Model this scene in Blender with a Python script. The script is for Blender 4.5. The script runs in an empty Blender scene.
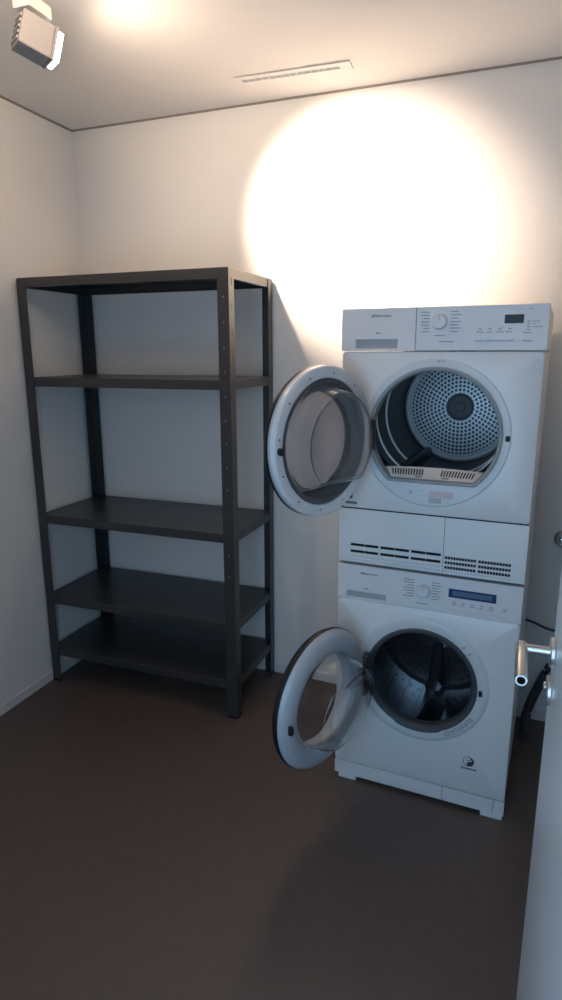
import bpy, bmesh, math, random
from mathutils import Vector, Matrix
PI = math.pi
S = bpy.context.scene
C = S.collection
random.seed(4)

# ------------------------------------------------------------------ camera
CAM = Vector((2.0547, -2.6959, 1.5686)); YAW, PITCH, ROLL, FPX = -0.3611, -0.2319, -0.0028, 629.6
fwd = Vector((math.sin(YAW)*math.cos(PITCH), math.cos(YAW)*math.cos(PITCH), math.sin(PITCH)))
r0 = Vector((math.cos(YAW), -math.sin(YAW), 0)); u0 = r0.cross(fwd)
rt = r0*math.cos(ROLL)+u0*math.sin(ROLL); up = u0*math.cos(ROLL)-r0*math.sin(ROLL)
cd = bpy.data.cameras.new('camera'); cam = bpy.data.objects.new('camera', cd); C.objects.link(cam)
cd.sensor_fit = 'VERTICAL'; cd.sensor_height = 24.0; cd.sensor_width = 24.0*0.562
cd.lens = 24.0*FPX/1000.0; cd.clip_start = 0.02
cam.matrix_world = Matrix(((rt.x, up.x, -fwd.x, CAM.x), (rt.y, up.y, -fwd.y, CAM.y), (rt.z, up.z, -fwd.z, CAM.z), (0, 0, 0, 1)))
S.camera = cam

# ------------------------------------------------------------------ world, light, exposure
vs = S.view_settings
vs.view_transform = 'Standard'; vs.look = 'None'; vs.gamma = 1.0; vs.use_curve_mapping = False
vs.exposure = 0.0
W = bpy.data.worlds.new('world'); S.world = W; W.use_nodes = True
W.node_tree.nodes['Background'].inputs[0].default_value = (0.5, 0.7, 1.0, 1)
W.node_tree.nodes['Background'].inputs[1].default_value = 0.03

def light(name, kind, loc, aim, energy, color, **kw):
    d = bpy.data.lights.new(name, kind); d.energy = energy; d.color = color
    for k, v in kw.items(): setattr(d, k, v)
    o = bpy.data.objects.new(name, d); C.objects.link(o); o.location = loc
    o.rotation_euler = (Vector(aim)-Vector(loc)).to_track_quat('-Z', 'Y').to_euler()
    return o
# blue area light added behind the camera; daylight from the doorway is assumed
DAY_FILL = light('assumed_daylight_fill', 'AREA', (1.72, -2.82, 1.20), (1.78, 0, 1.0), 16.5, (0.42, 0.70, 1.0), shape='RECTANGLE', size=0.9, size_y=1.5)
SPOT_W, UP_W, SPILL_W = 330, 21, 14
WARM, SOFT = (1.0, 0.76, 0.57), (1.0, 0.72, 0.46)

# ------------------------------------------------------------------ materials
def mat(name, col, rough=0.5, metal=0.0, noise=0.0, nscale=40, bump=0.0, bscale=200, **kw):
    m = bpy.data.materials.new(name); m.use_nodes = True
    nt = m.node_tree; b = nt.nodes['Principled BSDF']
    b.inputs['Base Color'].default_value = (*col, 1); b.inputs['Roughness'].default_value = rough; b.inputs['Metallic'].default_value = metal
    for k, v in kw.items(): b.inputs[k].default_value = v
    tc = nt.nodes.new('ShaderNodeTexCoord')
    if noise:
        n = nt.nodes.new('ShaderNodeTexNoise'); n.inputs['Scale'].default_value = nscale; n.inputs['Detail'].default_value = 5
        nt.links.new(tc.outputs['Object'], n.inputs['Vector'])
        mx = nt.nodes.new('ShaderNodeMix'); mx.data_type = 'RGBA'
        mx.inputs[6].default_value = (*[c*(1-noise) for c in col], 1); mx.inputs[7].default_value = (*[min(1, c*(1+noise)) for c in col], 1)
        nt.links.new(n.outputs['Fac'], mx.inputs[0]); nt.links.new(mx.outputs[2], b.inputs['Base Color'])
    if bump:
        n2 = nt.nodes.new('ShaderNodeTexNoise'); n2.inputs['Scale'].default_value = bscale
        nt.links.new(tc.outputs['Object'], n2.inputs['Vector'])
        bp = nt.nodes.new('ShaderNodeBump'); bp.inputs['Strength'].default_value = bump; bp.inputs['Distance'].default_value = 0.002
        nt.links.new(n2.outputs['Fac'], bp.inputs['Height']); nt.links.new(bp.outputs['Normal'], b.inputs['Normal'])
    return m
M = {}
M['wall'] = mat('wall_plaster', (0.80, 0.78, 0.76), 0.85, noise=0.015, nscale=6, bump=0.12, bscale=160)
M['ceil'] = mat('ceiling_paint', (0.78, 0.76, 0.74), 0.9, noise=0.015, nscale=5, bump=0.08)
M['floor'] = mat('brown_resin_floor', (0.110, 0.078, 0.066), 0.5, noise=0.16, nscale=22, bump=0.10, bscale=300)
M['base'] = mat('baseboard_paint', (0.72, 0.71, 0.70), 0.5, noise=0.01)
M['gap'] = mat('shadow_gap', (0.30, 0.27, 0.24), 0.9, noise=0.05)
M['steel'] = mat('anthracite_enamel', (0.034, 0.034, 0.036), 0.36, noise=0.10, nscale=30, bump=0.02, IOR=1.6)
M['foot'] = mat('black_foot_plastic', (0.012, 0.012, 0.013), 0.6, noise=0.05)
M['white'] = mat('white_enamel', (0.76, 0.77, 0.78), 0.30, noise=0.008, nscale=8)
M['panel'] = mat('white_panel_plastic', (0.74, 0.74, 0.76), 0.38, noise=0.008)
M['recess'] = mat('grey_recess', (0.40, 0.42, 0.44), 0.5, noise=0.03)
M['seam'] = mat('dark_seam', (0.06, 0.06, 0.065), 0.7, noise=0.03)
M['hole'] = mat('vent_dark', (0.012, 0.013, 0.016), 0.7, noise=0.05)
M['print'] = mat('grey_print', (0.32, 0.33, 0.35), 0.5, noise=0.03)
M['dprint'] = mat('dark_print', (0.05, 0.05, 0.07), 0.5, noise=0.03)
M['rprint'] = mat('red_print', (0.45, 0.16, 0.16), 0.5, noise=0.03)
M['bezel'] = mat('bezel_plastic', (0.66, 0.68, 0.70), 0.35, noise=0.01)
M['rim'] = mat('grey_seal_ring', (0.33, 0.35, 0.37), 0.45, noise=0.03)
M['rubber'] = mat('grey_rubber', (0.065, 0.072, 0.080), 0.5, noise=0.05, bump=0.05)
M['drumdark'] = mat('dark_drum_zinc', (0.020, 0.021, 0.024), 0.45, metal=0.2, noise=0.12, nscale=9)
M['drumlite'] = mat('drum_edge_steel', (0.82, 0.84, 0.86), 0.35, metal=0.0, noise=0.03)
M['lint'] = mat('lint_filter_plastic', (0.78, 0.72, 0.66), 0.5, noise=0.02)
M['chrome'] = mat('chrome', (0.80, 0.80, 0.80), 0.12, metal=1.0, noise=0.01)
M['nickel'] = mat('brushed_nickel', (0.72, 0.69, 0.66), 0.30, metal=1.0, noise=0.03, nscale=90)
M['silver'] = mat('silver_door_ring', (0.47, 0.50, 0.54), 0.42, metal=0.1, noise=0.02)
M['dring'] = mat('dryer_door_ring', (0.74, 0.75, 0.77), 0.30, metal=0.1, noise=0.01)
M['black'] = mat('black_gloss', (0.010, 0.010, 0.012), 0.45, noise=0.05)
M['dgasket'] = mat('door_gasket', (0.09, 0.095, 0.10), 0.55, noise=0.05)
M['lcd'] = mat('blue_display', (0.02, 0.05, 0.16), 0.25, noise=0.05)
M['lcd2'] = mat('display_window', (0.10, 0.17, 0.26), 0.25, noise=0.05)
M['glass'] = mat('door_glass', (0.93, 0.95, 0.96), 0.02, noise=0.0, **{'Transmission Weight': 1.0, 'IOR': 1.25})
M['frost'] = mat('grey_clear_plastic', (0.93, 0.92, 0.93), 0.06, **{'Transmission Weight': 0.95, 'IOR': 1.25})
M['tint'] = mat('tinted_window', (0.62, 0.58, 0.60), 0.05, **{'Transmission Weight': 0.9, 'IOR': 1.1})
M['door'] = mat('door_white_paint', (0.68, 0.69, 0.71), 0.30, noise=0.01, bump=0.03)
M['lamp'] = mat('lamp_housing_grey', (0.30, 0.295, 0.315), 0.45, noise=0.02)
M['hose'] = mat('grey_hose', (0.05, 0.052, 0.06), 0.6, noise=0.1)
M['pink'] = mat('pale_pink_sticker', (0.66, 0.54, 0.58), 0.5, noise=0.02)
M['grysticker'] = mat('grey_sticker', (0.45, 0.46, 0.49), 0.5, noise=0.02)
def emit(name, col, s):
    m = bpy.data.materials.new(name); m.use_nodes = True; nt = m.node_tree
    b = nt.nodes['Principled BSDF']; b.inputs['Emission Color'].default_value = (*col, 1); b.inputs['Emission Strength'].default_value = s
    b.inputs['Base Color'].default_value = (0.8, 0.8, 0.8, 1)
    return m
M['lens'] = emit('lit_lamp_lens', (1.0, 0.90, 0.76), 14)

def polar_holes(name, r0, r1, pitch, hole, base, dark, metal, rough):
    """plate with concentric rings of round holes round its own Y axis (object space)"""
    m = bpy.data.materials.new(name); m.use_nodes = True; nt = m.node_tree; b = nt.nodes['Principled BSDF']
    L = nt.links.new
    def mth(op, a, c=None):
        n = nt.nodes.new('ShaderNodeMath'); n.operation = op
        for i, v in enumerate((a, c)):
            if v is None: continue
            if isinstance(v, (int, float)): n.inputs[i].default_value = v
            else: L(v, n.inputs[i])
        return n.outputs[0]
    tc = nt.nodes.new('ShaderNodeTexCoord'); sp = nt.nodes.new('ShaderNodeSeparateXYZ'); L(tc.outputs['Object'], sp.inputs[0])
    x, z = sp.outputs[0], sp.outputs[2]
    r = mth('SQRT', mth('ADD', mth('MULTIPLY', x, x), mth('MULTIPLY', z, z)))
    th = mth('ARCTAN2', z, x)
    i = mth('FLOOR', mth('DIVIDE', r, pitch))
    rc = mth('MULTIPLY', mth('ADD', i, 0.5), pitch)
    n = mth('ROUND', mth('DIVIDE', mth('MULTIPLY', rc, 2*PI), pitch*1.05))
    t = mth('ADD', mth('MULTIPLY', mth('DIVIDE', mth('ADD', th, PI), 2*PI), n), mth('MULTIPLY', mth('MODULO', i, 2), 0.5))
    fr = mth('SUBTRACT', mth('FRACT', t), 0.5)
    du = mth('MULTIPLY', mth('DIVIDE', fr, n), mth('MULTIPLY', rc, 2*PI))
    dr = mth('SUBTRACT', r, rc)
    d = mth('SQRT', mth('ADD', mth('MULTIPLY', du, du), mth('MULTIPLY', dr, dr)))
    h = mth('LESS_THAN', d, hole)
    h = mth('MULTIPLY', h, mth('MULTIPLY', mth('GREATER_THAN', r, r0), mth('LESS_THAN', r, r1)))
    mx = nt.nodes.new('ShaderNodeMix'); mx.data_type = 'RGBA'; mx.inputs[6].default_value = (*base, 1); mx.inputs[7].default_value = (*dark, 1)
    L(h, mx.inputs[0]); L(mx.outputs[2], b.inputs['Base Color'])
    b.inputs['Roughness'].default_value = rough
    L(mth('MULTIPLY', mth('SUBTRACT', 1.0, h), metal), b.inputs['Metallic'])
    return m
M['perf'] = polar_holes('perforated_drum_plate', 0.054, 0.186, 0.0147, 0.0055, (0.66, 0.70, 0.74), (0.03, 0.04, 0.06), 0.25, 0.4)
M['wback'] = polar_holes('washer_drum_plate', 0.05, 0.22, 0.024, 0.0035, (0.18, 0.19, 0.21), (0.02, 0.02, 0.025), 0.9, 0.25)

def drum_mat():
    m = mat('washer_drum_steel', (0.34, 0.36, 0.38), 0.14, metal=0.9)
    nt = m.node_tree; b = nt.nodes['Principled BSDF']; L = nt.links.new
    tc = [n for n in nt.nodes if n.type == 'TEX_COORD'][0]
    v = nt.nodes.new('ShaderNodeTexVoronoi'); v.inputs['Scale'].default_value = 55; v.inputs['Randomness'].default_value = 0.25
    L(tc.outputs['Object'], v.inputs['Vector'])
    cr = nt.nodes.new('ShaderNodeValToRGB'); cr.color_ramp.elements[0].position = 0.18; cr.color_ramp.elements[0].color = (0.015, 0.015, 0.02, 1)
    cr.color_ramp.elements[1].position = 0.26; cr.color_ramp.elements[1].color = (0.34, 0.36, 0.38, 1)
    L(v.outputs['Distance'], cr.inputs[0]); L(cr.outputs[0], b.inputs['Base Color'])
    return m
M['wdrum'] = drum_mat()

# ------------------------------------------------------------------ helpers
def finish(name, bm, m, parent=None, bevel=0, smooth=True, solid=0, loc=None, rotz=0):
    bmesh.ops.recalc_face_normals(bm, faces=bm.faces[:])
    me = bpy.data.meshes.new(name); bm.to_mesh(me); bm.free()
    for mm in (m if isinstance(m, (list, tuple)) else [m]): me.materials.append(M[mm])
    o = bpy.data.objects.new(name, me); C.objects.link(o)
    if parent: o.parent = parent
    if loc is not None: o.location = loc
    if rotz: o.rotation_euler = (0, 0, rotz)
    if solid:
        s = o.modifiers.new('solid', 'SOLIDIFY'); s.thickness = solid; s.offset = 0
    if bevel:
        b = o.modifiers.new('bevel', 'BEVEL'); b.width = bevel; b.segments = 2; b.limit_method = 'ANGLE'; b.angle_limit = 0.7
    if smooth:
        for p in me.polygons: p.use_smooth = True
        try: me.set_sharp_from_angle(angle=0.6)
        except Exception: pass
    return o
def box(bm, x0, x1, y0, y1, z0, z1, mi=0):
    vs_ = [bm.verts.new((x, y, z)) for z in (z0, z1) for y in (y0, y1) for x in (x0, x1)]
    for f in ((0, 1, 3, 2), (4, 6, 7, 5), (0, 4, 5, 1), (2, 3, 7, 6), (0, 2, 6, 4), (1, 5, 7, 3)):
        fc = bm.faces.new([vs_[i] for i in f]); fc.material_index = mi
def lathe(bm, prof, cx=0, cz=0, n=72, cap0=False, cap1=False, clamp=None, mi=0, closed=False):
    """prof: list of (r, y); turned round the Y axis through (cx, cz). clamp[k] = lowest z offset of ring k"""
    rings = []
    for k, (r, y) in enumerate(prof):
        ring = []
        for i in range(n):
            a = 2*PI*i/n; z = r*math.sin(a); x = r*math.cos(a)
            if clamp and clamp[k] is not None: z = max(z, clamp[k])
            ring.append(bm.verts.new((cx+x, y, cz+z)))
        rings.append(ring)
    m = len(rings)
    for k in range(m if closed else m-1):
        A, B = rings[k], rings[(k+1) % m]
        for i in range(n):
            f = bm.faces.new((A[i], A[(i+1) % n], B[(i+1) % n], B[i])); f.material_index = mi
    if cap0: bm.faces.new(rings[0]).material_index = mi
    if cap1: bm.faces.new(rings[-1]).material_index = mi
    return rings
def tube(bm, pts, r, n=12, cap=True, mi=0):
    pts = [Vector(p) for p in pts]; rings = []
    for i, p in enumerate(pts):
        t = (pts[min(i+1, len(pts)-1)]-pts[max(i-1, 0)]).normalized()
        ref = Vector((0, 0, 1)) if abs(t.z) < 0.9 else Vector((1, 0, 0))
        a = t.cross(ref).normalized(); b = t.cross(a)
        rings.append([bm.verts.new(p+a*r*math.cos(2*PI*k/n)+b*r*math.sin(2*PI*k/n)) for k in range(n)])
    for A, B in zip(rings, rings[1:]):
        for k in range(n): bm.faces.new((A[k], A[(k+1) % n], B[(k+1) % n], B[k])).material_index = mi
    if cap:
        bm.faces.new(rings[0]); bm.faces.new(rings[-1])
def grid_plate(bm, xs, zs, y, skip, mi=0):
    """sheet in the XZ plane at y; cells for which skip(i,k) is true are left open"""
    V = {}
    def v(i, k):
        if (i, k) not in V: V[i, k] = bm.verts.new((xs[i], y, zs[k]))
        return V[i, k]
    for i in range(len(xs)-1):
        for k in range(len(zs)-1):
            if not skip(i, k): bm.faces.new((v(i, k), v(i+1, k), v(i+1, k+1), v(i, k+1))).material_index = mi
def rect_loop(x0, x1, z0, z1, r, angs_c, nseg=6):
    """rounded rectangle sampled by direction from a centre"""
    out = []
    for (cx, cz, a0) in ((x1-r, z1-r, 0), (x0+r, z1-r, PI/2), (x0+r, z0+r, PI), (x1-r, z0+r, 1.5*PI)):
        for i in range(nseg+1):
            a = a0+PI/2*i/nseg; out.append((cx+r*math.cos(a), cz+r*math.sin(a)))
    dense = []
    for i, p in enumerate(out):
        q = out[(i+1) % len(out)]; d = math.hypot(q[0]-p[0], q[1]-p[1]); k = max(1, int(d/0.04))
        for j in range(k): dense.append((p[0]+(q[0]-p[0])*j/k, p[1]+(q[1]-p[1])*j/k))
    return dense
def bridge_round(bm, outer, cx, cz, R, y_out, y_in, clamp=None):
    """outer verts (list) to a circle: one circle vert per outer vert, by direction"""
    inn = []
    for v in outer:
        a = math.atan2(v.co.z-cz, v.co.x-cx); z = R*math.sin(a)
        if clamp is not None: z = max(z, clamp)
        inn.append(bm.verts.new((cx+R*math.cos(a), y_in, cz+z)))
    n = len(outer)
    for i in range(n): bm.faces.new((outer[i], outer[(i+1) % n], inn[(i+1) % n], inn[i]))
    return inn
def case(bm, x0, x1, z0, z1, depth, r=0.012, hole=None):
    """appliance case: rounded front edge, round opening in the front, closed back"""
    loops = []
    for ins, y in ((0.006, 0.0), (0.0018, 0.0018), (0, 0.006), (0, depth)):
        loops.append([bm.verts.new((px, y, pz)) for px, pz in rect_loop(x0+ins, x1-ins, z0+ins, z1-ins, r, None)])
    for A, B in zip(loops, loops[1:]):
        n = len(A)
        for i in range(n): bm.faces.new((A[i], A[(i+1) % n], B[(i+1) % n], B[i]))
    bm.faces.new(loops[-1])
    if hole:
        cx, cz, R = hole
        inn = bridge_round(bm, loops[0], cx, cz, R, 0, 0)
        n = len(inn); back = [bm.verts.new((v.co.x, 0.03, v.co.z)) for v in inn]
        for i in range(n): bm.faces.new((inn[i], inn[(i+1) % n], back[(i+1) % n], back[i]))
    else: bm.faces.new(loops[0])
def text_mesh(s, size):
    cu = bpy.data.curves.new('t', 'FONT'); cu.body = s; cu.size = size; cu.extrude = 0.0004
    o = bpy.data.objects.new('t', cu); C.objects.link(o)
    bpy.context.view_layer.update()
    me = bpy.data.meshes.new_from_object(o.evaluated_get(bpy.context.evaluated_depsgraph_get()))
    bpy.data.objects.remove(o); bpy.data.curves.remove(cu)
    return me
def tag(o, label=None, cat=None, group=None, kind=None):
    for k, v in (('label', label), ('category', cat), ('group', group), ('kind', kind)):
        if v: o[k] = v
    return o
def empty(name, loc, rotz=0):
    o = bpy.data.objects.new(name, None); C.objects.link(o); o.location = loc; o.rotation_euler = (0, 0, rotz); o.empty_display_size = 0.1
    return o
def struct(name, boxes, m, bevel=0):
    bm = bmesh.new()
    for b in boxes: box(bm, *b)
    o = finish(name, bm, m, bevel=bevel, smooth=False); o['kind'] = 'structure'
    return o

# ------------------------------------------------------------------ room
H = 2.569; XR = 2.46; YN = -2.44
struct('floor', [(-0.1, XR+0.1, -4.2, 0.1, -0.1, 0)], 'floor')
struct('ceiling', [(-0.1, XR+0.1, -2.54, 0.1, H+0.012, H+0.1), (0.0125, XR-0.010, YN+0.010, -0.0125, H, H+0.012)], 'ceil')
struct('wall_back', [(-0.1, XR+0.1, 0, 0.1, 0, H+0.012)], 'wall')
struct('wall_left', [(-0.1, 0, YN, 0, 0, H+0.012)], 'wall')
struct('wall_right', [(XR, XR+0.1, YN, 0, 0, H+0.012)], 'wall')
struct('wall_front', [(-0.1, 1.22, YN-0.1, YN, 0, H+0.012), (2.20, XR+0.1, YN-0.1, YN, 0, H+0.012), (1.22, 2.20, YN-0.1, YN, 2.08, H+0.012)], 'wall')
struct('baseboard_left', [(0, 0.011, YN, 0, 0, 0.045)], 'base', 0.002)
struct('baseboard_back', [(0.011, XR, -0.011, 0, 0, 0.045)], 'base', 0.002)
struct('gap_shade_1', [(0.0, XR, -0.0125, 0, H-0.004, H+0.0119)], 'gap')  # dark grey strips stand in for the shade in the ceiling joint
struct('gap_shade_2', [(0, 0.0125, YN, -0.0125, H-0.004, H+0.0119)], 'gap')

# the open door leaf on the right, hinge side near the camera
DX, DY0, DY1 = 2.147, -2.41, -1.512
bm = bmesh.new(); box(bm, DX, DX+0.040, DY0, DY1, 0.008, 2.04)
door = finish('door_1', bm, 'door', bevel=0.002, smooth=False); door['kind'] = 'structure'
hy, hz = DY1-0.055, 1.048
def x_disc(bm, x0, x1, y, z, r, n=40):
    A = [bm.verts.new((x0, y+r*math.cos(2*PI*i/n), z+r*math.sin(2*PI*i/n))) for i in range(n)]
    B = [bm.verts.new((x1, v.co.y, v.co.z)) for v in A]
    for i in range(n): bm.faces.new((A[i], A[(i+1) % n], B[(i+1) % n], B[i]))
    bm.faces.new(A); bm.faces.new(B)
bm = bmesh.new(); x_disc(bm, DX-0.009, DX, hy, hz, 0.027)
finish('handle_rose', bm, 'nickel', door, bevel=0.002)
bm = bmesh.new()
hx = DX-0.056
tube(bm, [(DX-0.008, hy, hz), (hx, hy, hz)], 0.0085, 20)
# hollow lever grip running back towards the hinge side
n = 28
rings = []
for (y, r) in ((hy+0.0105, 0.0), (hy+0.0105, 0.0085), (hy+0.0085, 0.0105), (hy-0.124, 0.0105), (hy-0.1255, 0.0095), (hy-0.1255, 0.0068), (hy-0.110, 0.0066), (hy-0.110, 0.0)):
    rings.append([bm.verts.new((hx+r*math.cos(2*PI*i/n), y, hz+r*math.sin(2*PI*i/n))) for i in range(n)])
for A, B in zip(rings, rings[1:]):
    for i in range(n): bm.faces.new((A[i], A[(i+1) % n], B[(i+1) % n], B[i])).material_index = 1 if A is rings[5] or A is rings[6] else 0  # bore coloured near black for the shade inside the tube
bmesh.ops.remove_doubles(bm, verts=bm.verts[:], dist=1e-5)
finish('lever_handle', bm, ('nickel', 'hole'), door)
bm = bmesh.new(); x_disc(bm, DX-0.009, DX, hy, hz-0.075, 0.027); x_disc(bm, DX-0.014, DX-0.009, hy, hz-0.068, 0.008)
finish('lock_rose', bm, 'nickel', door, bevel=0.002)
bm = bmesh.new(); box(bm, DX+0.010, DX+0.030, DY1, DY1+0.002, hz-0.16, hz+0.06)
finish('latch_plate', bm, 'nickel', door, smooth=False)

# ------------------------------------------------------------------ shelving unit
SX0, SX1, SY0, SY1, ST = 0.013, 1.005, -0.462, -0.016, 1.874
su = tag(empty('shelving_unit', (SX0, SY0, 0)), 'tall anthracite metal shelving unit with five shelves standing empty in the corner', 'shelf')
SW, SD = SX1-SX0, SY1-SY0
PW = 0.047
def post(ix, iy):
    bm = bmesh.new()
    zs = [0.012]; holes = set(); z = 0.095; c = 0
    while z < ST-0.06:
        c += 1; zs += [z, z+(0.006 if c % 2 else 0.026)]; holes.add(len(zs)-2); z += 0.0464
    zs.append(ST-0.003)
    xs = [0, 0.0215, 0.0255, PW]
    grid_plate(bm, xs, zs, 0, lambda i, k: i == 1 and k in holes and iy == 0 and k % 4 == 1)
    b2 = bmesh.new(); grid_plate(b2, xs, zs, 0, lambda i, k: i == 1 and k in holes and ix == 1 and iy == 0 and k % 4 == 3)
    bmesh.ops.rotate(b2, verts=b2.verts[:], cent=(0, 0, 0), matrix=Matrix.Rotation(PI/2, 3, 'Z'))
    tmp = bpy.data.meshes.new('tmp'); b2.to_mesh(tmp); b2.free(); bm.from_mesh(tmp); bpy.data.meshes.remove(tmp)
    bmesh.ops.remove_doubles(bm, verts=bm.verts[:], dist=1e-5)
    for v in bm.verts:
        x, y = v.co.x, v.co.y
        v.co.x = x+0.001 if ix == 0 else SW-0.001-x
        v.co.y = y+0.001 if iy == 0 else SD-0.001-y
    o = finish('post', bm, 'steel', su, smooth=False, solid=0.0018)
    bm = bmesh.new()
    fx = 0.0 if ix == 0 else SW-PW; fy = 0.0 if iy == 0 else SD-PW
    wall = 0.004
    box(bm, fx+0.0, fx+PW, fy if iy == 0 else fy+PW-wall*2, fy+wall*2 if iy == 0 else fy+PW, 0, 0.013)
    box(bm, fx if ix == 0 else fx+PW-wall*2, fx+wall*2 if ix == 0 else fx+PW, fy+(wall*2 if iy == 0 else 0), fy+PW-(0 if iy == 0 else wall*2), 0, 0.013)
    finish('post_foot', bm, 'foot', o, bevel=0.001, smooth=False)
    # seam sleeve near the top of the post
    return o
for ix in (0, 1):
    for iy in (0, 1): post(ix, iy)
def shelf(zt, lip=0.038):
    bm = bmesh.new(); t = 0.0014; e = 0.0026
    x0, x1, y0, y1 = e, SW-e, e, SD-e
    def strip(pts):
        pass
    # tray profile: inner return flange, lip, top
    loops = []
    for ins, z in ((0.018, zt-lip), (0, zt-lip), (0, zt-0.002), (0.002, zt)):
        loops.append([bm.verts.new((x, y, z)) for x, y in ((x0+ins, y0+ins), (x1-ins, y0+ins), (x1-ins, y1-ins), (x0+ins, y1-ins))])
    for A, B in zip(loops, loops[1:]):
        for i in range(4): bm.faces.new((A[i], A[(i+1) % 4], B[(i+1) % 4], B[i]))
    bm.faces.new(loops[-1])
    o = finish('shelf', bm, 'steel', su, smooth=False)
    s = o.modifiers.new('solid', 'SOLIDIFY'); s.thickness = t; s.offset = -1
    # bolt heads at each end of the front lip and of the side lips
    return o
for z in (1.460, 0.839, 0.4447, 0.1767): shelf(z)
shelf(ST)

# ------------------------------------------------------------------ appliances
MX, MY, MA = 1.513, -0.6706, -0.0552
MW, DEP, X0 = 0.598, 0.615, -0.010
def brand(parent, x, z, width, y=-0.0004):
    me = text_mesh('Electrolux', 0.02)
    xs = [v.co.x for v in me.vertices]; w = max(xs)-min(xs); k = width*0.86/w
    bm = bmesh.new(); bm.from_mesh(me); bpy.data.meshes.remove(me)
    for v in bm.verts:
        X, Y, Z = v.co; v.co = (x+width*0.14+(X-min(xs))*k, y-Z*0.3, z+Y*k)
    # small square emblem in front of the word: a frame with a slanted bar
    h = 0.0066; q = x+0.0005
    box(bm, q, q+h, y-0.0004, y, z, z+0.0012); box(bm, q, q+h, y-0.0004, y, z+h-0.0012, z+h)
    box(bm, q, q+0.0012, y-0.0004, y, z+0.0012, z+h-0.0012); box(bm, q+h-0.0012, q+h, y-0.0004, y, z+0.0012, z+h-0.0012)
    box(bm, q+0.0026, q+0.0042, y-0.0004, y, z+0.0012, z+h-0.0012)
    return finish('brand_lettering', bm, 'dprint', parent, smooth=False)
def bars(name, items, m, parent, y=-0.0004, t=0.0005, gap=0.017):
    """printed lines; a line further than gap from the others starts a mesh of its own"""
    todo = list(items)
    while todo:
        grp = [todo.pop(0)]; grew = True
        while grew:
            grew = False
            for q in todo[:]:
                if any(max(q[0]-g[1], g[0]-q[1], q[2]-g[3], g[2]-q[3]) < gap for g in grp): grp.append(q); todo.remove(q); grew = True
        bm = bmesh.new()
        for (x0, x1, z0, z1) in grp: box(bm, x0, x1, y-t, y, z0, z1)
        finish(name, bm, m, parent, smooth=False)
def slab(name, x0, x1, z0, z1, y0, y1, m, parent, bevel=0.003):
    bm = bmesh.new(); box(bm, x0, x1, y0, y1, z0, z1)
    return finish(name, bm, m, parent, bevel=bevel, smooth=False)
def framed_recess(bm, x0, x1, z0, z1, hx0, hx1, hz0, hz1, y0, y1, hd):
    """front slab with a rectangular pocket"""
    xs = [x0, hx0, hx1, x1]; zs = [z0, hz0, hz1, z1]
    grid_plate(bm, xs, zs, y0, lambda i, k: i == 1 and k == 1)
    a = [bm.verts.new((x, y0, z)) for x, z in ((hx0, hz0), (hx1, hz0), (hx1, hz1), (hx0, hz1))]
    b = [bm.verts.new((v.co.x, y0+hd, v.co.z)) for v in a]
    for i in range(4): bm.faces.new((a[i], a[(i+1) % 4], b[(i+1) % 4], b[i]))
    bm.faces.new(b).material_index = 1
    o = [bm.verts.new((x, y0, z)) for x, z in ((x0, z0), (x1, z0), (x1, z1), (x0, z1))]
    c = [bm.verts.new((v.co.x, y1, v.co.z)) for v in o]
    for i in range(4): bm.faces.new((o[i], o[(i+1) % 4], c[(i+1) % 4], c[i]))
    bm.faces.new(c)
    bmesh.ops.remove_doubles(bm, verts=bm.verts[:], dist=1e-6)
def knob(parent, x, z, r):
    bm = bmesh.new()
    lathe(bm, [(r*1.14, -0.0005), (r*1.14, -0.003), (r, -0.0042), (r*0.96, -0.016), (r*0.86, -0.019), (0.002, -0.0195)], 0, 0, 48, cap1=True)
    k = finish('selector_knob', bm, 'panel', parent, loc=(x, 0, z))
    bm = bmesh.new(); box(bm, -0.0010, 0.0010, -0.0202, -0.0192, r*0.25, r*0.8)
    finish('pointer', bm, 'print', k, smooth=False)
    return k

# ---- washing machine
wm = tag(empty('washing_machine', (MX, MY, 0), MA), 'white front loading washing machine on the floor beneath the dryer, silver round door open', 'washing machine')
WC = (0.293, 0.466)
bm = bmesh.new(); case(bm, X0, MW, 0.074, 0.7252, DEP, hole=(*WC, 0.190))
finish('cabinet', bm, 'white', wm)
slab('top_plate', X0, MW, 0.7255, 0.850, 0.008, DEP, 'white', wm)
bm = bmesh.new(); framed_recess(bm, X0, 0.2014, 0.7258, 0.850, 0.024, 0.163, 0.7325, 0.7555, 0.0, 0.0078, 0.006)
dd = finish('detergent_drawer', bm, ('panel', 'recess'), wm, smooth=False)
slab('control_panel', 0.2015, MW, 0.7258, 0.850, 0.0, 0.0078, 'panel', wm, 0.0003)
brand(wm, 0.072, 0.8195, 0.062)
knob(wm, 0.289, 0.793, 0.0225)
it = []
for k in range(7):
    z = 0.766+k*0.0096
    it.append((0.222+0.012*(k % 3 == 1), 0.258, z, z+0.0030))
    it.append((0.316, 0.340+0.006*(k % 2), z, z+0.0030))
it += [(0.086, 0.102, 0.766, 0.7705), (0.268, 0.306, 0.7445, 0.7475)]
bars('programme_print', it, 'print', wm)
dp = slab('display', 0.371, 0.520, 0.7835, 0.8135, -0.0016, -0.0002, 'lcd', wm, 0.0006)
slab('display_window', 0.383, 0.508, 0.7905, 0.8075, -0.0022, -0.0016, 'lcd2', dp, 0)
for k in range(6):
    x = 0.380+k*0.029+(0.012 if k == 5 else 0)
    slab('button', x, x+0.022, 0.7375, 0.7435, -0.0022, -0.0001, 'panel', wm, 0.0008)
it = []
for k in range(6):
    x = 0.380+k*0.029+(0.012 if k == 5 else 0)
    it += [(x+0.002, x+0.018-0.004*(k % 2), 0.7585, 0.7612), (x+0.005, x+0.016, 0.7655, 0.7690)]
bars('button_print', it, 'print', wm)
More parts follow.
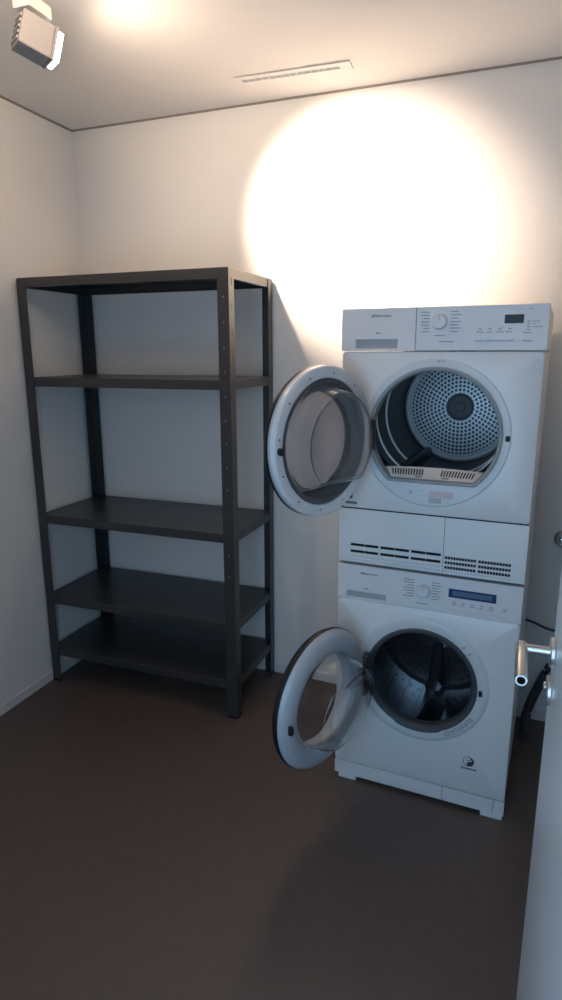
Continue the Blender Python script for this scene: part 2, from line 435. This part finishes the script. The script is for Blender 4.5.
# bezel, gasket, drum
bm = bmesh.new()
lathe(bm, [(0.183, 0.010), (0.186, -0.004), (0.192, -0.006), (0.216, -0.0055), (0.226, -0.003), (0.230, 0.0008)], *WC, 96)
finish('bezel', bm, 'bezel', wm)
bm = bmesh.new()
lathe(bm, [(0.187, 0.008), (0.188, -0.002), (0.184, -0.008), (0.178, -0.0085), (0.173, -0.004), (0.170, 0.006)], *WC, 96)
lathe(bm, [(0.170, 0.006), (0.174, 0.018), (0.173, 0.030), (0.176, 0.040), (0.184, 0.043)], *WC, 96, mi=1)
# thick drain lip at the bottom of the gasket
lathe(bm, [(0.190, 0.004), (0.191, -0.006), (0.186, -0.0105), (0.179, -0.009), (0.172, 0.004)], WC[0], WC[1], 96, clamp=None)
for v in bm.verts:
    dx, dz = v.co.x-WC[0], v.co.z-WC[1]; r = math.hypot(dx, dz)
    a = math.atan2(dz, dx)
    if r > 0.183 and abs(a+PI/2) < 0.42: v.co.z -= 0.004; v.co.y -= 0.001
finish('door_gasket', bm, ('rubber', 'dgasket'), wm)
bm = bmesh.new()
lathe(bm, [(0.180, 0.046), (0.200, 0.052), (0.236, 0.066), (0.240, 0.08), (0.240, 0.40)], 0, 0, 96)
wd = finish('drum', bm, 'wdrum', wm, loc=(WC[0], 0, WC[1]))
bm = bmesh.new()
lathe(bm, [(0.240, 0.40), (0.228, 0.412), (0.16, 0.405), (0.10, 0.385), (0.052, 0.375), (0.048, 0.370), (0.001, 0.368)], 0, 0, 96, cap1=True)
finish('drum_back', bm, 'wback', wd)
for k in range(3):
    a = math.radians(148+120*k); bm = bmesh.new(); N = 14; rows = []
    for j in range(N+1):
        y = 0.085+(0.395-0.085)*j/N; tw = a+0.10*math.sin(PI*j/N)
        h = 0.072-0.02*abs(2*j/N-1)**2; row = []
        for (da, rr) in ((-0.17, 0.238), (-0.085, 0.238-h*0.62), (-0.03, 0.238-h), (0.03, 0.238-h), (0.085, 0.238-h*0.62), (0.17, 0.238)):
            row.append(bm.verts.new((rr*math.cos(tw+da), y, rr*math.sin(tw+da))))
        rows.append(row)
    for A, B in zip(rows, rows[1:]):
        for q in range(5): bm.faces.new((A[q], A[q+1], B[q+1], B[q]))
    bm.faces.new(rows[0]); bm.faces.new(rows[-1])
    finish('drum_paddle', bm, 'chrome', wd)
    # embossed radial arm on the drum back
    bm = bmesh.new(); a2 = a; rows = []
    for j in range(9):
        r = 0.03+0.19*j/8; yb = 0.366+0.034*(j/8); w = 0.020+0.012*(j/8); row = []
        for (o_, d_) in ((-w, 0.006), (-w*0.6, -0.010), (w*0.6, -0.010), (w, 0.006)):
            row.append(bm.verts.new((r*math.cos(a2)-o_*math.sin(a2), yb+d_, r*math.sin(a2)+o_*math.cos(a2))))
        rows.append(row)
    for A, B in zip(rows, rows[1:]):
        for q in range(3): bm.faces.new((A[q], A[q+1], B[q+1], B[q]))
    finish('drum_arm', bm, 'drumdark', wd)
bm = bmesh.new(); box(bm, 0.484, 0.504, -0.0085, -0.004, 0.447, 0.480); box(bm, 0.488, 0.500, -0.0095, -0.0085, 0.453, 0.474, 1)
finish('latch_slot', bm, ('bezel', 'hole'), wm, smooth=False)
# raised marks round the bezel, lower right, and two above right
bm = bmesh.new()
def arcmark(r0, r1, a0, a1, y=-0.0064):
    q = [(r0, a0), (r1, a0), (r1, a1), (r0, a1)]
    vs_ = [bm.verts.new((WC[0]+r*math.cos(a), y, WC[1]+r*math.sin(a))) for r, a in q]; bm.faces.new(vs_)
for k in range(9):
    a = math.radians(-63+k*3.9)
    for (r0_, r1_, b0, b1) in ((0.196, 0.213, 0, 0.28), (0.196, 0.213, 0.55, 0.75), (0.196, 0.1985, 0, 0.75) if k % 2 else (0.2105, 0.213, 0, 0.75), (0.204, 0.2062, 0.1, 0.7)):
        arcmark(r0_, r1_, a+b0*0.058, a+b1*0.058)
finish('bezel_print', bm, 'print', wm, smooth=False); bm = bmesh.new()
for a in (38, 46):
    a = math.radians(a)
    arcmark(0.198, 0.201, a, a+0.05); arcmark(0.206, 0.209, a, a+0.05); arcmark(0.201, 0.206, a+0.012, a+0.022)
finish('bezel_print', bm, 'print', wm, smooth=False)
# round badge with a dark half and a line of print under it
bm = bmesh.new(); cx, cz, R, y = 0.472, 0.197, 0.0185, -0.0005
n = 40
def ringface(r0, r1, a0, a1, n=24, yy=y):
    for i in range(n):
        p, q = a0+(a1-a0)*i/n, a0+(a1-a0)*(i+1)/n
        bm.faces.new([bm.verts.new((cx+r*math.cos(t), yy, cz+r*math.sin(t))) for r, t in ((r0, p), (r1, p), (r1, q), (r0, q))])
ringface(R*0.90, R, 0, 2*PI, 48); ringface(R*0.62, R*0.9, -1.9, 1.2); ringface(0.002, R*0.62, -2.2, 0.2); ringface(R*0.25, R*0.42, 0.5, 2.6, 10)
for k in range(8): box(bm, cx-0.024+k*0.0066, cx-0.0195+k*0.0066, y-0.0002, y, cz-0.031, cz-0.0245)
box(bm, cx-0.024, cx+0.028, y-0.0001, y, cz-0.0265, cz-0.0252)
bmesh.ops.remove_doubles(bm, verts=bm.verts[:], dist=1e-6)
finish('badge', bm, 'dprint', wm, smooth=False)
# kick plate and feet
bm = bmesh.new(); box(bm, X0, 0.3885, 0.0005, 0.030, 0.018, 0.0715); box(bm, 0.5625, MW, 0.0005, 0.030, 0.018, 0.0715)
box(bm, X0+0.004, MW-0.004, 0.030, DEP-0.01, 0.020, 0.0735)
finish('kick_plate', bm, 'panel', wm, bevel=0.0015, smooth=False)
bm = bmesh.new(); framed_recess(bm, 0.390, 0.561, 0.0185, 0.0715, 0.446, 0.514, 0.046, 0.0545, 0.0005, 0.029, 0.004)
finish('filter_flap', bm, ('panel', 'bezel'), wm, smooth=False)
for (x0, x1) in ((0.006, 0.074), (0.522, 0.594)):
    bm = bmesh.new(); box(bm, x0, x1, 0.001, 0.070, 0, 0.0177)
    finish('foot', bm, 'white', wm, bevel=0.002, smooth=False)
    bm = bmesh.new(); box(bm, x0, x1, DEP-0.09, DEP-0.03, 0, 0.0195)
    finish('foot', bm, 'white', wm, bevel=0.002, smooth=False)

def door_frame_at(hs, ho, phi, R, cz):
    th = PI+phi
    return (hs+math.cos(th)*R, -ho+math.sin(th)*R, cz), th
# washer door: silver ring with a clear bowl
PH = math.radians(73.8); loc, th = door_frame_at(0.0905, 0.016, PH, 0.236, 0.466)
bm = bmesh.new()
lathe(bm, [(0.158, 0.012), (0.160, 0.022), (0.168, 0.027), (0.190, 0.028), (0.212, 0.024), (0.226, 0.014), (0.2315, 0.002), (0.2315, -0.010), (0.226, -0.022), (0.200, -0.033), (0.165, -0.036), (0.157, -0.030), (0.155, -0.01)], 0, 0, 112, closed=True)
wdoor = finish('porthole_door', bm, 'silver', wm, loc=loc, rotz=th); wdoor['label'] = 'silver ringed glass washer door'
bm = bmesh.new()
lathe(bm, [(0.2317, 0.003), (0.2335, 0.0), (0.2335, -0.010), (0.227, -0.0225), (0.2262, -0.0215)], 0, 0, 112)
finish('outer_rim', bm, 'black', wdoor)
bm = bmesh.new()
prof = [(0.157, 0.010), (0.154, 0.030), (0.150, 0.060), (0.146, 0.085), (0.138, 0.104), (0.120, 0.112), (0.08, 0.108), (0.04, 0.102), (0.001, 0.100)]
rg = lathe(bm, prof, 0, 0, 112, cap1=True)
for v in bm.verts:      # the bowl is deeper at the top than at the bottom
    f = max(0, min(1, (v.co.y-0.03)/0.08)); v.co.y += f*0.022*(v.co.z/0.15)
finish('glass_bowl', bm, 'glass', wdoor, solid=0.004)
bm = bmesh.new(); box(bm, -0.005, 0.005, 0.027, 0.040, -0.014, 0.014); box(bm, -0.003, 0.008, 0.038, 0.044, -0.008, 0.008)
finish('latch_hook', bm, 'hole', wdoor, bevel=0.001, smooth=False, loc=(0.205, 0, -0.005))
bm = bmesh.new()
for z in (-0.058, 0.058):
    box(bm, -0.232, -0.205, 0.020, 0.034, z-0.016, z+0.016)
box(bm, -0.240, -0.226, 0.012, 0.030, -0.078, 0.078)
finish('hinge', bm, 'rubber', wdoor, bevel=0.002, smooth=False)
for k in range(5):
    a = math.radians(200+k*33-190); bm = bmesh.new(); lathe(bm, [(0.004, 0.0255), (0.004, 0.0275), (0.0015, 0.028)], 0, 0, 12, cap1=True)
    finish('screw', bm, 'silver', wdoor, loc=(0.205*math.cos(a+0.5), 0, 0.205*math.sin(a+0.5)))

# ---- tumble dryer
Z0 = 0.858
dr = tag(empty('tumble_dryer', (MX, MY, Z0), MA), 'white front loading tumble dryer with its round door swung open, stacked above the washer', 'dryer')
DC = (0.2935, 1.313-Z0)
def dz(z): return z-Z0
bm = bmesh.new(); case(bm, X0, MW, dz(1.052), dz(1.567), DEP, hole=(*DC, 0.222))
finish('cabinet', bm, 'white', dr)
slab('top_plate', X0-0.001, MW+0.001, dz(1.5685), dz(1.698), 0.010, DEP, 'white', dr)
bm = bmesh.new(); framed_recess(bm, X0-0.002, 0.2245, dz(1.5695), dz(1.698), 0.034, 0.170, dz(1.5765), dz(1.605), -0.002, 0.0098, 0.010)
finish('water_drawer', bm, ('panel', 'recess'), dr, smooth=False)
slab('control_panel', 0.2258, MW+0.003, dz(1.5695), dz(1.698), -0.002, 0.0098, 'panel', dr, 0.002)
brand(dr, 0.084, dz(1.6715), 0.064, -0.0024)
knob(dr, 0.296, dz(1.654), 0.0225)
it = []
for k in range(7):
    z = dz(1.624)+k*0.0095
    it.append((0.240+0.008*(k % 3 == 1), 0.266, z, z+0.0028)); it.append((0.328, 0.350+0.008*(k % 2), z, z+0.0028))
it += [(0.100, 0.114, dz(1.621), dz(1.625)), (0.282, 0.312, dz(1.612), dz(1.615)), (0.296, 0.340, dz(1.594), dz(1.597))]
bars('programme_print', it, 'print', dr, -0.0022)
dp = slab('display', 0.481, 0.533, dz(1.6455), dz(1.670), -0.0036, -0.0022, 'black', dr, 0.0006)
it = []
for k in range(4):
    x = 0.404+k*0.0275
    slab('button', x-0.002, x+0.0235, dz(1.598), dz(1.6035), -0.0042, -0.0021, 'panel', dr, 0.0008)
    it += [(x, x+0.020-0.004*(k % 2), dz(1.6205), dz(1.6232)), (x+0.007, x+0.015, dz(1.6285), dz(1.632)), (x-0.001, x+0.022, dz(1.5955), dz(1.5972))]
slab('button', 0.535, 0.560, dz(1.598), dz(1.6035), -0.0042, -0.0021, 'panel', dr, 0.0008)
it += [(0.534, 0.560, dz(1.5945), dz(1.597)), (0.535, 0.556, dz(1.6175), dz(1.6205)), (0.545, 0.553, dz(1.683), dz(1.685)), (0.474, 0.480, dz(1.635), dz(1.637)),
       (0.556, 0.576, dz(1.6495), dz(1.6515)), (0.556, 0.566, dz(1.6425), dz(1.6445)), (0.556, 0.584, dz(1.6335), dz(1.6355))]
bars('button_print', it, 'print', dr, -0.0022)
bars('indicator_marks', [(0.543, 0.551, z, z+0.0024) for z in (dz(1.649), dz(1.642), dz(1.634), dz(1.626))], 'rprint', dr, -0.0022)
# bezel: wide flat ring, flat across the bottom of the opening
FL = 1.158-Z0-DC[1]
bm = bmesh.new()
lathe(bm, [(0.206, 0.012), (0.207, -0.003), (0.211, -0.0045), (0.229, -0.0035), (0.234, 0.0008)], *DC, 112, clamp=[FL, FL-0.002, FL-0.006, None, None])
finish('bezel', bm, 'bezel', dr)
bm = bmesh.new()
lathe(bm, [(0.209, -0.002), (0.2085, -0.007), (0.204, -0.009), (0.197, -0.006), (0.1945, 0.004), (0.1945, 0.030)], *DC, 112, clamp=[FL-0.003, FL-0.002, FL+0.001, FL+0.008, FL+0.010, FL+0.010])
finish('opening_seal', bm, 'rim', dr)
DZ = 0.043
bm = bmesh.new()
lathe(bm, [(0.196, 0.028), (0.200, 0.036), (0.214, 0.042)], 0, -DZ, 96)
lathe(bm, [(0.214, 0.042), (0.216, 0.110)], 0, 0, 96)
lathe(bm, [(0.217, 0.110), (0.211, 0.112), (0.211, 0.116), (0.217, 0.118)], 0, 0, 96, mi=1)
lathe(bm, [(0.217, 0.118), (0.218, 0.245)], 0, 0, 96)
lathe(bm, [(0.218, 0.245), (0.212, 0.247), (0.212, 0.252), (0.218, 0.254)], 0, 0, 96, mi=1)
lathe(bm, [(0.218, 0.254), (0.217, 0.560)], 0, 0, 96)
dd = finish('drum', bm, ('drumdark', 'drumlite'), dr, loc=(DC[0], 0, DC[1]+DZ))
bm = bmesh.new()
lathe(bm, [(0.217, 0.556), (0.212, 0.546), (0.206, 0.540), (0.196, 0.540), (0.190, 0.548)], 0, 0, 96)
finish('drum_back_ring', bm, 'drumlite', dd)
bm = bmesh.new()
lathe(bm, [(0.192, 0.548), (0.12, 0.546), (0.050, 0.544)], 0, 0, 96)
finish('drum_back', bm, 'perf', dd)
bm = bmesh.new()
lathe(bm, [(0.053, 0.545), (0.051, 0.534), (0.045, 0.531), (0.020, 0.533), (0.018, 0.528), (0.001, 0.527)], 0, 0, 48, cap1=True)
finish('drum_hub', bm, 'dgasket', dd)
for k in range(3):
    a = math.radians(238+120*k); bm = bmesh.new(); rows = []
    for j in range(9):
        y = 0.125+0.39*j/8; h = 0.034*(1-0.25*abs(j/4-1)); row = []
        for (da, rr) in ((-0.12, 0.217), (-0.04, 0.217-h), (0.04, 0.217-h), (0.12, 0.217)): row.append(bm.verts.new((rr*math.cos(a+da), y, rr*math.sin(a+da))))
        rows.append(row)
    for A, B in zip(rows, rows[1:]):
        for q in range(3): bm.faces.new((A[q], A[q+1], B[q+1], B[q]))
    bm.faces.new(rows[0]); bm.faces.new(rows[-1])
    finish('drum_paddle', bm, 'drumdark', dd)
# lint filter across the flat bottom of the opening
bm = bmesh.new()
zf = FL+DC[1]+0.010; hw = 0.156
P0 = [(-hw, 0.006, 0.0), (hw, 0.006, 0.0)]
N = 40
def fpt(u, v):   # u 0..1 across, v 0..1 up the slope
    x = DC[0]+(2*u-1)*(hw+0.016*v); crown = 0.006*(1-(2*u-1)**2)
    return (x, 0.006+0.040*v, zf+(0.026+crown)*v)
us = [0, 0.04]; sl = set()
for g0, g1, cnt in ((0.10, 0.42, 12), (0.58, 0.90, 12)):
    st = (g1-g0)/cnt
    for k in range(cnt):
        us.append(g0+k*st); sl.add(len(us)-1); us.append(g0+k*st+st*0.52)
us += [0.96, 1.0]
vv = [0, 0.30, 0.82, 1.0]
G = [[bm.verts.new(fpt(u, v)) for v in vv] for u in us]
for i in range(len(us)-1):
    for k in range(3):
        f = bm.faces.new((G[i][k], G[i+1][k], G[i+1][k+1], G[i][k+1]))
        if i in sl and k == 1: f.material_index = 1
bk = [bm.verts.new((g[3].co.x, g[3].co.y+0.02, g[3].co.z-0.004)) for g in G]
for i in range(len(us)-1): bm.faces.new((G[i][3], G[i+1][3], bk[i+1], bk[i]))
for u0_, u1_ in ((0.33, 0.40), (0.60, 0.67)):
    q = [fpt(u0_, 0.08), fpt(u1_, 0.08), fpt(u1_, 0.24), fpt(u0_, 0.24)]
    f = bm.faces.new([bm.verts.new((a, b-0.0008, c+0.0006)) for a, b, c in q]); f.material_index = 2
finish('lint_filter', bm, ('lint', 'hole', 'print'), dr, smooth=False)
bm = bmesh.new(); box(bm, 0.509, 0.522, -0.0046, -0.002, dz(1.303), dz(1.320))
finish('latch_slot', bm, 'hole', dr, smooth=False)
bars('bezel_print', [(0.296, 0.303, dz(1.536), dz(1.5405)), (0.306, 0.311, dz(1.536), dz(1.540)), (0.313, 0.319, dz(1.536), dz(1.5395))], 'print', dr, -0.0046, 0.0003)
# stickers under the opening
bm = bmesh.new()
v = [bm.verts.new((x, -0.0006, dz(z))) for x, z in ((0.024, 1.084), (0.036, 1.086), (0.036, 1.106), (0.031, 1.100))]; bm.faces.new(v)
for k in range(6): box(bm, 0.012+k*0.0068, 0.0172+k*0.0068, -0.0007, -0.0005, dz(1.066), dz(1.074))
finish('corner_sticker', bm, 'dprint', dr, smooth=False)
bm = bmesh.new(); box(bm, 0.290, 0.366, -0.0052, -0.0040, dz(1.112), dz(1.134)); box(bm, 0.292, 0.330, -0.0054, -0.0042, dz(1.095), dz(1.110), 1)
finish('care_sticker', bm, ('pink', 'grysticker'), dr, smooth=False)
bars('bezel_mark', [(0.226, 0.236, dz(1.127), dz(1.130)), (0.234, 0.2365, dz(1.119), dz(1.127)), (0.228, 0.233, dz(1.120), dz(1.124)), (0.266, 0.270, dz(1.131), dz(1.135))], 'print', dr, -0.0044, 0.0003)

# base with vent rows: a left panel and a right flap
def vent_panel(name, x0, x1, rows, sx0, sx1, pitch, fin, groups):
    bm = bmesh.new()
    xs = [x0]; open_ = set(); gap = 0.006; L = (sx1-sx0-gap*(groups-1))/groups
    for g in range(groups):
        a = sx0+g*(L+gap); c = max(1, int(L/pitch))
        for k in range(c):
            xs.append(a+L*k/c); open_.add(len(xs)-1); xs.append(a+L*(k+1)/c-fin)
    xs.append(x1)
    zs = [dz(0.8605)]; zo = set()
    for zc in sorted(rows):
        zs.append(dz(zc)-0.0047); zo.add(len(zs)-1); zs.append(dz(zc)+0.0047)
    zs.append(dz(1.0495))
    grid_plate(bm, xs, zs, 0.0, lambda i, k: i in open_ and k in zo)
    return finish(name, bm, 'white', dr, smooth=False, solid=0.0015)
bp_ = vent_panel('base_panel', X0+0.001, 0.3455, (0.9235, 0.900), 0.034, 0.340, 0.034, 0.0010, 3)
fp_ = vent_panel('condenser_flap', 0.3470, MW-0.001, (0.9165, 0.900, 0.8835), 0.352, 0.556, 0.0085, 0.0013, 2)
# shallow blind louvres below the open rows
bm = bmesh.new()
for z in (0.884, 0.871): box(bm, 0.034, 0.340, -0.0030, -0.0009, dz(z)-0.0030, dz(z)+0.0026)
finish('louvre', bm, 'bezel', bp_, bevel=0.001, smooth=False)
bm = bmesh.new(); box(bm, 0.352, 0.556, -0.0028, -0.0009, dz(0.868), dz(0.8735))
finish('louvre', bm, 'bezel', fp_, bevel=0.001, smooth=False)
bm = bmesh.new(); box(bm, X0+0.003, MW-0.003, 0.014, DEP-0.004, 0.0, dz(1.0515))
finish('base_frame', bm, 'hole', dr, smooth=False)
bm = bmesh.new()
for x in (X0, MW-0.0025):
    bm = bmesh.new(); box(bm, x, x+0.0025, 0.0015, DEP-0.002, 0.0005, dz(1.0505))
    finish('base_side', bm, 'white', dr, smooth=False)

# dryer door
PH = math.radians(69.3); R = 0.2235; loc, th = door_frame_at(0.0865, 0.014, PH, R+0.004, 1.305-Z0)
bm = bmesh.new()
lathe(bm, [(0.186, 0.008), (0.189, 0.020), (0.193, 0.0215), (0.219, 0.0205), (0.2235, 0.017), (0.2245, 0.010), (0.2245, 0.0)], 0, 0, 112)
ddoor = finish('porthole_door', bm, 'dring', dr, loc=loc, rotz=th); ddoor['label'] = 'white ringed dryer door with clear bowl'
bm = bmesh.new()
lathe(bm, [(0.2246, 0.006), (0.2252, 0.003), (0.2252, -0.002)], 0, 0, 112, mi=1)
lathe(bm, [(0.2252, -0.002), (0.2257, -0.012), (0.217, -0.026), (0.190, -0.033), (0.150, -0.036), (0.146, -0.030), (0.150, -0.010), (0.183, 0.0)], 0, 0, 112)
finish('outer_cover', bm, ('black', 'silver'), ddoor)
bm = bmesh.new()
lathe(bm, [(0.1885, 0.012), (0.186, 0.017), (0.172, 0.015), (0.166, 0.006), (0.158, 0.002), (0.148, -0.008)], 0, 0, 112)
finish('door_gasket', bm, 'dgasket', ddoor)
bm = bmesh.new(); lathe(bm, [(0.149, -0.031), (0.10, -0.032), (0.001, -0.0325)], 0, 0, 96, cap1=True)
finish('tinted_window', bm, 'tint', ddoor, solid=0.003)
bm = bmesh.new()
cl = -0.118
lathe(bm, [(0.172, 0.012), (0.166, 0.018), (0.158, 0.040), (0.153, 0.066), (0.148, 0.076), (0.138, 0.079), (0.130, 0.074), (0.118, 0.066), (0.06, 0.064), (0.001, 0.064)], 0, 0, 112, cap1=True,
      clamp=[cl-0.016, cl-0.014, cl-0.008, cl, cl+0.006, cl+0.014, cl+0.020, cl+0.026, None, None])
finish('clear_bowl', bm, 'frost', ddoor, solid=0.003)
for k in range(12):
    a = 2*PI*k/12+0.13; bm = bmesh.new(); lathe(bm, [(0.0030, 0.0200), (0.0030, 0.0216), (0.001, 0.0220)], 0, 0, 12, cap1=True)
    finish('screw', bm, 'rubber', ddoor, loc=(0.203*math.cos(a), 0, 0.203*math.sin(a)))
bm = bmesh.new(); box(bm, -0.006, 0.006, 0.021, 0.030, -0.006, 0.006); box(bm, -0.003, 0.003, 0.021, 0.036, -0.010, 0.010)
finish('latch_hook', bm, 'hole', ddoor, smooth=False, loc=(0.204, 0, -0.006))
bm = bmesh.new(); box(bm, -0.236, -0.196, 0.016, 0.026, -0.050, 0.050)
finish('hinge', bm, 'nickel', ddoor, bevel=0.002, smooth=False)

# ------------------------------------------------------------------ ceiling vent
av = tag(empty('air_vent', (1.172, -0.228, H), 0.03), 'long narrow white slot air vent set in the ceiling near the wall', 'vent')
bm = bmesh.new()
xs = [-0.222, -0.200]; op = set()
for k in range(14):
    op.add(len(xs)-1); xs.append(-0.200+0.38*(k+1)/14-0.0012); xs.append(-0.200+0.38*(k+1)/14)
xs.append(0.222)
ys = [-0.032, -0.013, 0.013, 0.032]
V = {}
def vv_(i, k):
    if (i, k) not in V: V[i, k] = bm.verts.new((xs[i], ys[k], -0.005))
    return V[i, k]
for i in range(len(xs)-1):
    for k in range(3):
        if not (i in op and k == 1): bm.faces.new((vv_(i, k), vv_(i+1, k), vv_(i+1, k+1), vv_(i, k+1)))
finish('grille', bm, 'ceil', av, smooth=False, solid=0.003)
bm = bmesh.new(); box(bm, -0.202, 0.182, -0.013, 0.013, -0.0032, -0.0005)
finish('slot', bm, 'recess', av, smooth=False)
bm = bmesh.new()
box(bm, -0.222, 0.222, -0.032, 0.032, -0.0005, 0)
finish('flange', bm, 'ceil', av, smooth=False)

# ------------------------------------------------------------------ track spotlights
def spotlight(loc, aim, label, energy, angle, blend, color, spill=0, soft=0.028, cat='spotlight'):
    root = tag(empty('track_spotlight', loc), label, cat)
    q = (Vector(aim)-Vector(loc)).normalized()
    yaw = math.atan2(-q.x, q.y); pit = math.asin(q.z)
    L, Wd, Hh = 0.092, 0.074, 0.088
    bm = bmesh.new()
    y0, y1 = -L/2, L/2
    box(bm, -Wd/2, Wd/2, y0, y1-0.004, -Hh/2, Hh/2)
    h = finish('housing', bm, 'lamp', root, bevel=0.004, smooth=False)
    h.rotation_euler = (pit, 0, yaw)
    bm = bmesh.new()
    o = 0.006
    box(bm, -Wd/2, Wd/2, y1-0.004, y1+0.004, Hh/2-o, Hh/2); box(bm, -Wd/2, Wd/2, y1-0.004, y1+0.004, -Hh/2, -Hh/2+o)
    box(bm, -Wd/2, -Wd/2+o, y1-0.004, y1+0.004, -Hh/2+o, Hh/2-o); box(bm, Wd/2-o, Wd/2, y1-0.004, y1+0.004, -Hh/2+o, Hh/2-o)
    finish('front_frame', bm, 'lamp', h, smooth=False)
    bm = bmesh.new(); box(bm, -Wd/2+o, Wd/2-o, y1-0.004, y1+0.020, -Hh/2+o, Hh/2-o)
    finish('lens', bm, 'lens', h, smooth=False)['label'] = 'glowing white lens'
    bm = bmesh.new()
    for z in range(5): box(bm, -0.026, 0.026, y0-0.004, y0, -0.034+z*0.015, -0.026+z*0.015)
    finish('heat_sink', bm, 'lamp', h, smooth=False)
    bm = bmesh.new(); hd = H-loc[2]
    tube(bm, [(0, 0, Hh/2*0.9), (0, 0, hd-0.019)], 0.011, 16)
    finish('stem', bm, 'base', root)
    bm = bmesh.new(); box(bm, -0.026, 0.030, -0.045, 0.045, Hh/2+0.014, Hh/2+0.046)
    finish('track_adapter', bm, 'base', root, bevel=0.002, smooth=False)
    d = bpy.data.lights.new('lamp_beam', 'SPOT'); d.energy = energy; d.color = color; d.spot_size = angle; d.spot_blend = blend; d.shadow_soft_size = soft
    l = bpy.data.objects.new('lamp_beam', d); C.objects.link(l); l.parent = h; l.location = (0, y1+0.045, 0); l.rotation_euler = (PI/2, 0, 0)
    if spill:
        d = bpy.data.lights.new('lamp_spill', 'SPOT'); d.energy = spill; d.color = WARM; d.spot_size = math.radians(165); d.spot_blend = 1.0; d.shadow_soft_size = 0.03
        l = bpy.data.objects.new('lamp_spill', d); C.objects.link(l); l.parent = h; l.location = (0, y1+0.045, 0); l.rotation_euler = (PI/2, 0, 0)
    return root
spotlight((0.712, -1.070, 2.415), (1.36, 0, 2.075), 'grey box spotlight at the ceiling aimed at the wall above the dryer', SPOT_W, math.radians(52), 0.9, WARM, SPILL_W)
spotlight((1.050, -1.560, 2.450), (0.87, -1.16, 2.569), 'assumed grey box spotlight out of view on the ceiling track, turned upwards', UP_W, math.radians(120), 1.0, SOFT, 0, 0.09)  # second lamp added out of view, assumed source of the ceiling glow
tr = tag(empty('assumed_lighting_track', (0.712, -1.07, H), math.radians(34.6)), 'assumed white lighting track along the ceiling carrying the box spotlights', 'track')  # unseen track, added to carry both lamps
bm = bmesh.new(); box(bm, -0.017, 0.017, -1.20, 0.10, -0.020, 0)
finish('rail', bm, 'base', tr, bevel=0.001, smooth=False)

# ------------------------------------------------------------------ things behind the machines
wv = tag(empty('water_valve', (2.262, 0, 0.826)), 'round chrome valve on the back wall right of the machines', 'valve')
bm = bmesh.new(); lathe(bm, [(0.036, -0.0005), (0.036, -0.004), (0.030, -0.008), (0.026, -0.006), (0.014, -0.006)], 0, 0, 40)
finish('escutcheon', bm, 'nickel', wv)
bm = bmesh.new(); lathe(bm, [(0.014, -0.004), (0.013, -0.030), (0.019, -0.034), (0.021, -0.044), (0.016, -0.052), (0.001, -0.054)], 0, 0, 32, cap1=True)
finish('knob', bm, 'chrome', wv)
def smoothpath(pts, k=8):
    P = [Vector(p) for p in pts]; P = [P[0]]+P+[P[-1]]; out = []
    for i in range(1, len(P)-2):
        a, b, c, d = P[i-1:i+3]
        for j in range(k):
            t = j/k; out.append(0.5*((2*b)+(c-a)*t+(2*a-5*b+4*c-d)*t*t+(3*b-3*c+d-a)*t**3))
    out.append(P[-2]); return out
bm = bmesh.new(); tube(bm, smoothpath([(2.42, -0.03, 0.40), (2.34, -0.03, 0.36), (2.26, -0.03, 0.27), (2.21, -0.035, 0.14), (2.185, -0.045, 0.05), (2.18, -0.10, 0.020), (2.18, -0.18, 0.020)]), 0.019, 14)
tag(finish('drain_hose', bm, 'hose'), 'thick dark drain hose sloping down the back wall beside the washer', 'hose')
bm = bmesh.new(); tube(bm, smoothpath([(2.10, -0.030, 0.47), (2.17, -0.012, 0.455), (2.24, -0.010, 0.43), (2.32, -0.010, 0.425), (2.40, -0.010, 0.43)]), 0.005, 10)
tag(finish('power_cable', bm, 'hose'), 'thin dark cable sagging along the back wall above the hose', 'cable')
